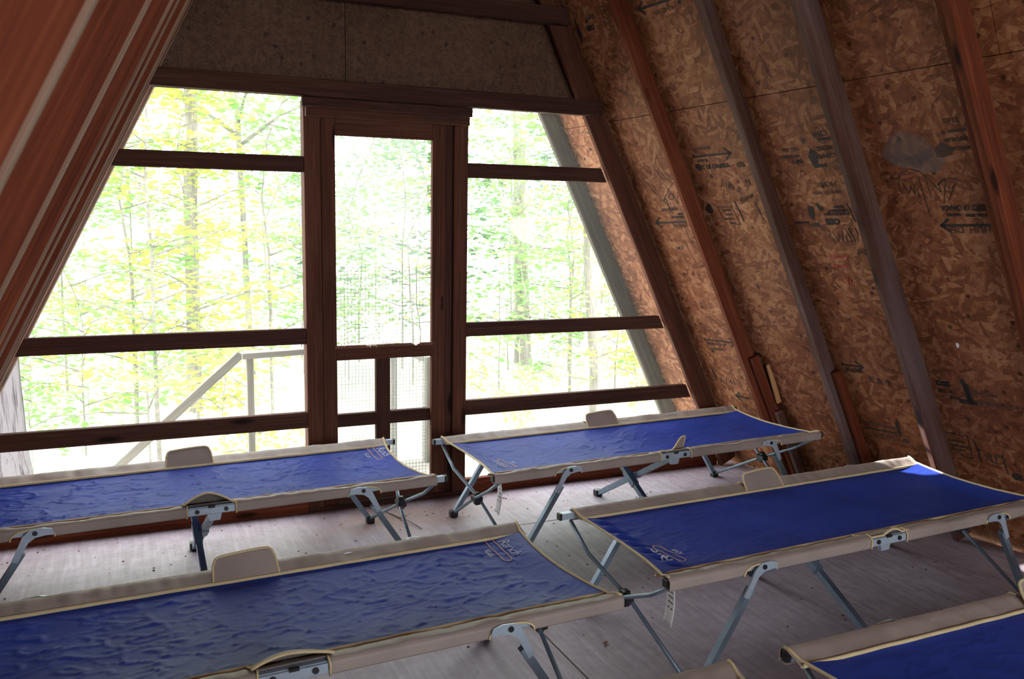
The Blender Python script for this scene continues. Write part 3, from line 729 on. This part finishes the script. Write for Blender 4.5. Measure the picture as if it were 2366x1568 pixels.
            def f(u, v):
                q = 2 * u - 1
                return (q * hw_ + .01 * v, sg * (.276 + .072 * v), HZ - .018 + v * (.014 + .016 * max(0, cos(q * 3.4 - .6))))
        fl_ = MB().grid(f, 28, 10).build('flap', M_TAN, t_, smooth=True, solid=.0016)
        edge = [f(0, v / 8) for v in range(9)] + [f(u / 24, 1) for u in range(1, 25)] + [f(1, 1 - v / 8) for v in range(1, 9)]
        MB().tube(edge, .0042, 6).build('flap_binding', M_PIPE, fl_, smooth=True)
    flap(1, 'up'); flap(-1, flap_near)
    # four corner legs with curved steel brackets and black feet
    for e in (-1, 1):
        for sg in (-1, 1):
            yy = sg * (HW + .013); yl = sg * (HW + .004)
            foot = Vector((e * PF, yl, .012)); kn = Vector((e * (PV + .058), yl, HZ - .105))
            d = (foot - kn).normalized()
            lg = MB().tube([kn - d * .02, foot], .0115, sq=True, up=(0, 1, 0)).build('leg', M_STEEL, t_)
            # plate: along the rail, over the pivot and bending down to the leg
            b = MB(); yp0, yp1 = sorted((yy - sg * .002, yy + sg * .004))
            top = [(-.055, -.022), (-.050, -.010), (-.020, -.003), (.02, -.006), (.042, -.028), (.062, -.070), (.082, -.112), (.062, -.120), (.045, -.085), (.026, -.052), (.004, -.036), (-.03, -.031), (-.053, -.032)]
            b.prism([(e * (PV + p[0]), HZ + p[1]) for p in (top if e > 0 else top[::-1])], yp0, yp1)
            b.build('bracket', M_STEELL, lg)
            MB().cyl((e * (PV + .004), yy + sg * .005, HZ - .019), (0, 1, 0), .0085, .006, 14).build('pivot_bolt', M_BOLT, lg)
            MB().box(e * PF - .020, e * PF + .020, yl - .018, yl + .018, .0, .034, bev=.004).build('foot', M_BLACK, lg)
    # crossed round braces at both ends, joined by a black hub
    for e in (-1, 1):
        for sg in (-1, 1):
            a0 = Vector((e * (PF - .002), sg * (HW - .010), .026)); a1 = Vector((e * .925, -sg * (HW - .020), HZ - .040))
            off = Vector((e * .010 * sg, 0, 0)); mid = a0.lerp(a1, .5) + off; k1 = a0.lerp(a1, .80) + Vector((e * .014, 0, -.012))
            MB().tube([a0, mid, k1, a1], .0078, 8).build('end_brace', M_STEEL, t_, smooth=True)
        hc = (Vector((e * (PF - .002), 0, .026)) + Vector((e * .925, 0, HZ - .040))) / 2
        b = MB(); b.box(hc.x - .020, hc.x + .020, -.030, .030, hc.z - .016, hc.z + .016, bev=.005)
        b.box(hc.x - .014, hc.x + .014, -.016, .016, hc.z - .03, hc.z + .03, bev=.005)
        b.build('hub', M_BLACK, t_)
    # middle pair of crossed flat legs
    for sg in (-1, 1):
        sx = .014 * sg
        a0 = Vector((sx, sg * (HW - .012), .012)); a1 = Vector((sx, -sg * (HW - .030), HZ - .040))
        lg = MB().tube([a0, a1], .0125, sq=True, up=(1, 0, 0)).build('middle_leg', M_STEEL, t_)
        m_ = a0.lerp(a1, .5); d = (a1 - a0).normalized()
        b = MB(); b.tube([m_ - d * .05, m_ + d * .05], .0165, sq=True, up=(1, 0, 0)); b.build('sleeve', M_STEEL, lg)
        MB().box(sx - .02, sx + .02, sg * (HW - .012) - .02, sg * (HW - .012) + .02, 0, .036, bev=.004).build('foot', M_BLACK, lg)
        b = MB(); b.prism([(sx - .028, HZ - .036), (sx + .028, HZ - .036), (sx + .020, HZ - .072), (sx - .020, HZ - .072)], *sorted((-sg * (HW - .036), -sg * (HW - .018)))); b.build('hinge_plate', M_STEELL, lg)
    # embroidered logo at the head end: script word, long outline and a second small word
    if logo:
        e = logo      # which end it sits at
        cx_ = .838 if e > 0 else -.797
        base = Matrix.Translation((cx_, LOGO_Y[e], 0)) @ Matrix.Rotation(radians(90 if e < 0 else -90), 4, 'Z')
        def drape(me, off=.0035):
            for v in me.vertices:
                p = base @ v.co; v.co = Vector((p.x, p.y, canvas_z(p.x, p.y, seed, wrk, gather) + off))
        me = text_mesh('Ranch', .052, .25, .0004); 
        for v in me.vertices: v.co.x -= .066; v.co.y += .014
        drape(me); lo = link('logo', me, M_WHITE, t_)
        b = MB(); P = [(-.085, .002), (.070, .002), (.084, -.008), (.084, -.014), (.070, -.026), (-.080, -.026), (-.092, -.012), (-.085, .002)]
        for (x0, y0), (x1, y1) in zip(P, P[1:]):
            d = Vector((x1 - x0, y1 - y0, 0)); n = Vector((-d.y, d.x, 0)).normalized() * .0016; k = 6
            for i in range(k):
                A = Vector((x0, y0, 0)) + d * (i / k); B = Vector((x0, y0, 0)) + d * ((i + 1) / k)
                b.bm.faces.new([b.bm.verts.new(p) for p in (A - n, B - n, B + n, A + n)])
        me2 = bpy.data.meshes.new('logo_outline'); b.bm.to_mesh(me2); b.bm.free(); drape(me2); link('logo_outline', me2, M_GOLD, lo)
        me = text_mesh('Kids', .030, .25, .0003)
        for v in me.vertices: v.co.x -= .028; v.co.y -= .058
        drape(me); link('logo_word', me, M_WHITE, lo)
    if tag_l:
        def f(u, v):
            return (sl + .020 + .018 * sin(v * 4) + .012 * v, -.215 - .045 * u + .01 * sin(v * 5), HZ - .028 - .185 * v + .006 * sin(u * 4))
        tg = MB().grid(f, 4, 14).build('care_label', M_TAG, t_, smooth=True, solid=.0006)
        b = MB()
        for i in range(5):
            for (u0, u1) in ((.2, .8),):
                v0 = .35 + i * .09
                P = [Vector(f(u0, v0)), Vector(f(u1, v0)), Vector(f(u1, v0 + .02)), Vector(f(u0, v0 + .02))]
                b.bm.faces.new([b.bm.verts.new(p + Vector((-.0012, -.0006, 0))) for p in P])
        b.build('label_print', M_INK, tg)
    return t_
LOGO_Y = {1: .185, -1: -.10}
make_cot(-.9219, -.6463, 3.06, 1.3, 'blue camp cot at back left, below the left screen', logo=1, flap_near='peak', wrk=1.5, slip_r=.03)
make_cot(1.2032, -.6164, 3.42, 4.7, 'blue camp cot at back right, below the right screen', logo=-1, flap_near='flop', tag_l=True, slip_l=.025, gather=.3)
make_cot(1.2910, -1.8346, 2.86, 8.1, 'blue camp cot at middle right with a puckered end and white label', logo=-1, flap_near='wave', tag_l=True, slip_l=.04, gather=1.0, wrk=.7)
make_cot(-.8504, -1.9865, 2.93, 12.9, 'large blue camp cot at front left with visible embroidery', logo=1, slip_r=-.022, flap_near='bulge', wrk=1.2)
make_cot(1.3483, -3.0542, .69, 17.2, 'blue camp cot cropped by the bottom right corner', logo=0, slip_l=-.022, wrk=.8)
make_cot(.183 - .95, -2.746 - .355, 2.0, 21.0, 'camp cot of which only a taupe corner shows at the bottom edge', logo=0, slip_r=-.022)

# ------------------------------------------------------------------ small things on the floor
def crumb(x, y, s, lab, rz=0, m=M_LEAFLIT, name='dry_leaf', cat='leaf'):
    b = MB()
    def f(u, v): q = 2 * u - 1; w = (1 - q * q) ** .7 * (2 * v - 1) * .45; return (q * s, w * s, .003 + s * .35 * (q * q) + abs(w) * s * .3)
    o = b.grid(f, 8, 4).build(name, m, None, Matrix.Translation((x, y, .0)) @ Matrix.Rotation(rz, 4, 'Z'), solid=.0008); return tag(o, lab, cat)
crumb(.375, -1.80, .014, 'small brown leaf on the floor right of the front cot leg', .5)
crumb(1.08, -2.20, .014, 'pale leaf scrap on the floor near the bottom right', 1.0)
b = MB(); b.tube([(.02, -.10, .004), (.06, -.22, .006), (.085, -.31, .012), (.12, -.44, .005)], .004, 6, rs=[.002, .005, .004, .002])
b.tube([(.06, -.22, .006), (.10, -.25, .015), (.13, -.24, .02)], .002, 5); b.tube([(.07, -.27, .008), (.05, -.31, .012)], .002, 5)
tag(b.build('twig', M_BARK, smooth=True), 'broken twig on the floor by the cot near the door', 'twig')
crumb(.93, -.62, .016, 'curled leaf on the floor behind the middle right cot', 2.0)
rnd = random.Random(11); b = MB()
for i in range(420):
    x = rnd.uniform(-2.0, 2.2); y = -rnd.random() ** 1.5 * 3.2 - .05; s = rnd.uniform(.0012, .0045)
    b.box(x - s, x + s, y - s * .7, y + s * .7, 0, s * .8, bev=0)
tag(b.build('floor_grit', M_LEAFLIT), 'scattered dirt crumbs across the plywood floor', 'dirt', kind='stuff')

# ------------------------------------------------------------------ outside: stair rail and posts
rl = empty('stair_railing', (-.5, 1.2, -1.0)); tag(rl, 'weathered grey stair railing outside beyond the screens', 'railing')
def out_board(name, p0, p1, wd, w, t, m=M_GREY):
    o = board(name, p0, p1, wd, w, t, m); o.parent = rl; o.matrix_parent_inverse = Matrix.Translation((.5, -1.2, 1.0)); return o
out_board('sloping_handrail', (-1.62, 1.2, -.36), (-.505, 1.2, .635), (0, 0, 1), .052, .04)
out_board('level_handrail', (-.52, 1.2, .625), (.46, 1.25, .645), (0, 0, 1), .038, .09)
out_board('post', (-.49, 1.2, -1.0), (-.49, 1.2, .64), (1, 0, 0), .042, .042)
out_board('post', (.445, 1.25, -1.0), (.445, 1.25, .64), (1, 0, 0), .045, .045)
out_board('post', (.67, 1.22, -1.0), (.67, 1.22, .575), (1, 0, 0), .045, .045)
out_board('brace_rail', (.46, 1.22, .625), (.70, 1.22, .53), (0, 0, 1), .035, .035)
b = MB(); b.box(-.75, .85, .10, 1.3, -.20, -.16)
tag(b.build('landing', M_GREY), 'weathered wooden landing outside the screen door', 'landing')

# ------------------------------------------------------------------ outside: ground and woods
def gz(x, y): return -1.0 + .010 * (y - 2) + .10 * noise.noise(Vector((x * .15, y * .15, 2)))
b = MB(); b.grid(lambda u, v: (-45 + 90 * u, -30 + 90 * v, gz(-45 + 90 * u, -30 + 90 * v)), 70, 70)
tag(b.build('ground', M_GROUND, smooth=True), kind='structure')

def leaf(bm, p, d, s, tilt):
    """lobed leaf as a bent hexagon"""
    x = Vector((cos(d), sin(d), tilt)).normalized(); y = Vector((-sin(d), cos(d), random.uniform(-.4, .4))).normalized()
    c = [(0, 0), (.35, .42), (.75, .30), (1.0, 0), (.75, -.30), (.35, -.42)]
    bm.faces.new([bm.verts.new(p + x * s * a + y * s * q + Vector((0, 0, -.25 * s * abs(q)))) for a, q in c])
def sapling_meshes(seed, h, nb, spread, lsz, z0f=.12, dens=60):
    random.seed(seed); st = MB(); lf = MB()
    pts = [Vector((0, 0, -.3))]; n = 9
    for i in range(1, n + 1): pts.append(Vector((noise.noise(Vector((i * .6, seed, 0))) * .12 * h * i / n, noise.noise(Vector((i * .6, seed, 9))) * .12 * h * i / n, h * i / n)))
    st.tube(pts, .02, 6, rs=[max(.004, .0038 * h * (1 - i / (n + 1))) for i in range(n + 1)])
    for k in range(nb):
        f = z0f + (1 - z0f) * (k + random.random()) / nb; i = min(int(f * n), n - 1); p = pts[i].lerp(pts[i + 1], f * n - i)
        a = random.uniform(0, 2 * pi); ln = spread * (1.15 - .6 * f) * random.uniform(.6, 1.1); rise = random.uniform(.0, .35)
        q = p + Vector((cos(a), sin(a), rise)) * ln; mid = p.lerp(q, .5) + Vector((0, 0, .05))
        st.tube([p, mid, q], .006, 4, rs=[.010, .006, .003])
        for j in range(dens):
            g = random.uniform(.2, 1.1); c = p.lerp(q, g); wid = spread * .42 * (1.1 - abs(g - .6))
            o_ = Vector((random.gauss(0, 1) * wid * .6, random.gauss(0, 1) * wid * .6, random.gauss(0, .05)))
            leaf(lf.bm, c + o_, random.uniform(0, 2 * pi), lsz * .8 * random.uniform(.6, 1.2), random.uniform(-.45, .25))
    def fin(b, nm):
        me = bpy.data.meshes.new(nm); b.bm.to_mesh(me); b.bm.free(); return me
    return fin(st, 'stem'), fin(lf, 'foliage')
KINDS = [sapling_meshes(3, 4.2, 17, 1.1, .13), sapling_meshes(8, 5.5, 20, 1.4, .15), sapling_meshes(15, 3.0, 14, .9, .11), sapling_meshes(27, 6.5, 24, 1.7, .17), sapling_meshes(33, 1.6, 10, .6, .10, dens=45)]
LK = {}
def sapling(x, y, kind, lm, sc_, rz, label, group, bark=M_BARKD):
    st, lf = KINDS[kind]; key = (kind, lm.name, bark.name)
    if key not in LK:
        a, c = st.copy(), lf.copy(); a.materials.append(bark); c.materials.append(lm); LK[key] = (a, c)
    a, c = LK[key]
    t = empty('young_tree', (x, y, gz(x, y)), rz); t.scale = (sc_,) * 3; tag(t, label, 'tree', group)
    link('stem', a, None, t); link('foliage', c, None, t)
    return t
rnd = random.Random(42)
G1, G2, G3 = 'near saplings', 'green saplings', 'background trees'
for i in range(22):
    y = rnd.uniform(4.6, 9.5); x = rnd.uniform(-.1, .95) * (y + 4.4) - 1.6 - .12 * y
    sapling(x, y, rnd.choice([0, 1, 2]), M_LEAF1 if i % 2 else M_LEAF2, rnd.uniform(.8, 1.15), rnd.uniform(0, 6), 'slender young sapling among others in the woods beyond the screens', G1)
for i in range(20):
    y = rnd.uniform(6.5, 14); x = rnd.uniform(-.15, .95) * (y + 4.4) - 1.8 - .1 * y
    sapling(x, y, rnd.choice([0, 1, 3]), M_LEAF3 if i % 3 == 0 else M_LEAF2, rnd.uniform(.8, 1.2), rnd.uniform(0, 6), 'slender sapling with green leaves in the woods beyond the screens', G2)
for i in range(12):
    y = rnd.uniform(13, 24); x = rnd.uniform(-.2, .95) * (y + 4.4) - 1.8 - .1 * y
    sapling(x, y, 3, rnd.choice([M_LEAF2, M_LEAF3]), rnd.uniform(1.1, 1.7), rnd.uniform(0, 6), 'taller leafy tree standing far back in the woods', G3)
for i in range(26):
    y = rnd.uniform(3.2, 10); x = rnd.uniform(-.1, .95) * (y + 4.4) - 1.6 - .1 * y
    o = sapling(x, y, 4, rnd.choice([M_LEAF1, M_LEAF1, M_LEAF2]), rnd.uniform(.6, 1.0), rnd.uniform(0, 6), 'low leafy shrub on the pale forest floor', 'undergrowth shrubs'); o.name = 'shrub'; o['category'] = 'shrub'
def trunk(x, y, z1, r0, r1, lean, label, m=M_BARK, seed=1):
    t = empty('forest_tree', (x, y, gz(x, y))); tag(t, label, 'tree')
    n = 16; b = MB(); pts = []; rs = []
    for i in range(n + 1):
        f = i / n; pts.append((lean[0] * f + .05 * noise.noise(Vector((f * 5, seed, 0))), lean[1] * f, -.2 + (z1 + .2) * f)); rs.append(r0 * (1 - f) + r1 * f + (.35 * r0 * max(0, 1 - f * 9)))
    b.tube(pts, r0, 20, rs=rs)
    tk = b.build('trunk', m, t, smooth=True)
    # bark ridges need the long axis along X in the material, so turn the mesh
    R = Matrix.Rotation(radians(-90), 4, 'Y'); tk.data.transform(R.inverted()); tk.matrix_local = R
    b = MB(); random.seed(seed)
    lf = MB()
    for k in range(7):
        f = random.uniform(.45, .95); p = Vector((lean[0] * f, lean[1] * f, z1 * f)); a = random.uniform(0, 6.28); q = p + Vector((cos(a), sin(a), .5)) * random.uniform(.8, 1.8)
        b.tube([p, p.lerp(q, .5) + Vector((0, 0, .1)), q], .02, 5, rs=[.035, .02, .008])
        for j in range(70):
            leaf(lf.bm, p.lerp(q, random.uniform(.4, 1.1)) + Vector((random.gauss(0, .3), random.gauss(0, .3), random.gauss(0, .12))), random.uniform(0, 6.28), .14 * random.uniform(.6, 1.2), random.uniform(-.4, .2))
    b.build('branches', m, t); lf.build('foliage', M_LEAF2, t)
    return t
trunk(-2.02, 2.6, 8.0, .24, .17, (-.35, .2), 'thick pale furrowed tree trunk at the far left beneath the rafters', M_FURROW, seed=2)
trunk(-.42, 7.0, 8.5, .085, .075, (.20, 0), 'straight grey tree trunk seen through the upper left screen', seed=3)
trunk(5.0, 9.0, 7.5, .13, .09, (-.3, 0), 'grey tree trunk seen through the middle of the right screen', seed=4)
trunk(4.35, 5.2, 6.5, .13, .08, (-.55, 0), 'leaning tree trunk at the right edge of the right screen', seed=5)
# (no trunk here)
#trunk(-1.15, 9.5, 7.0, .07, .04, (.3, 0), 'thin dark trunk low in the left screen', M_BARKD, seed=6)
trunk(.55, 9.0, 7.0, .05, .03, (-.2, 0), 'thin dark trunk near the left post of the door', M_BARKD, seed=7)
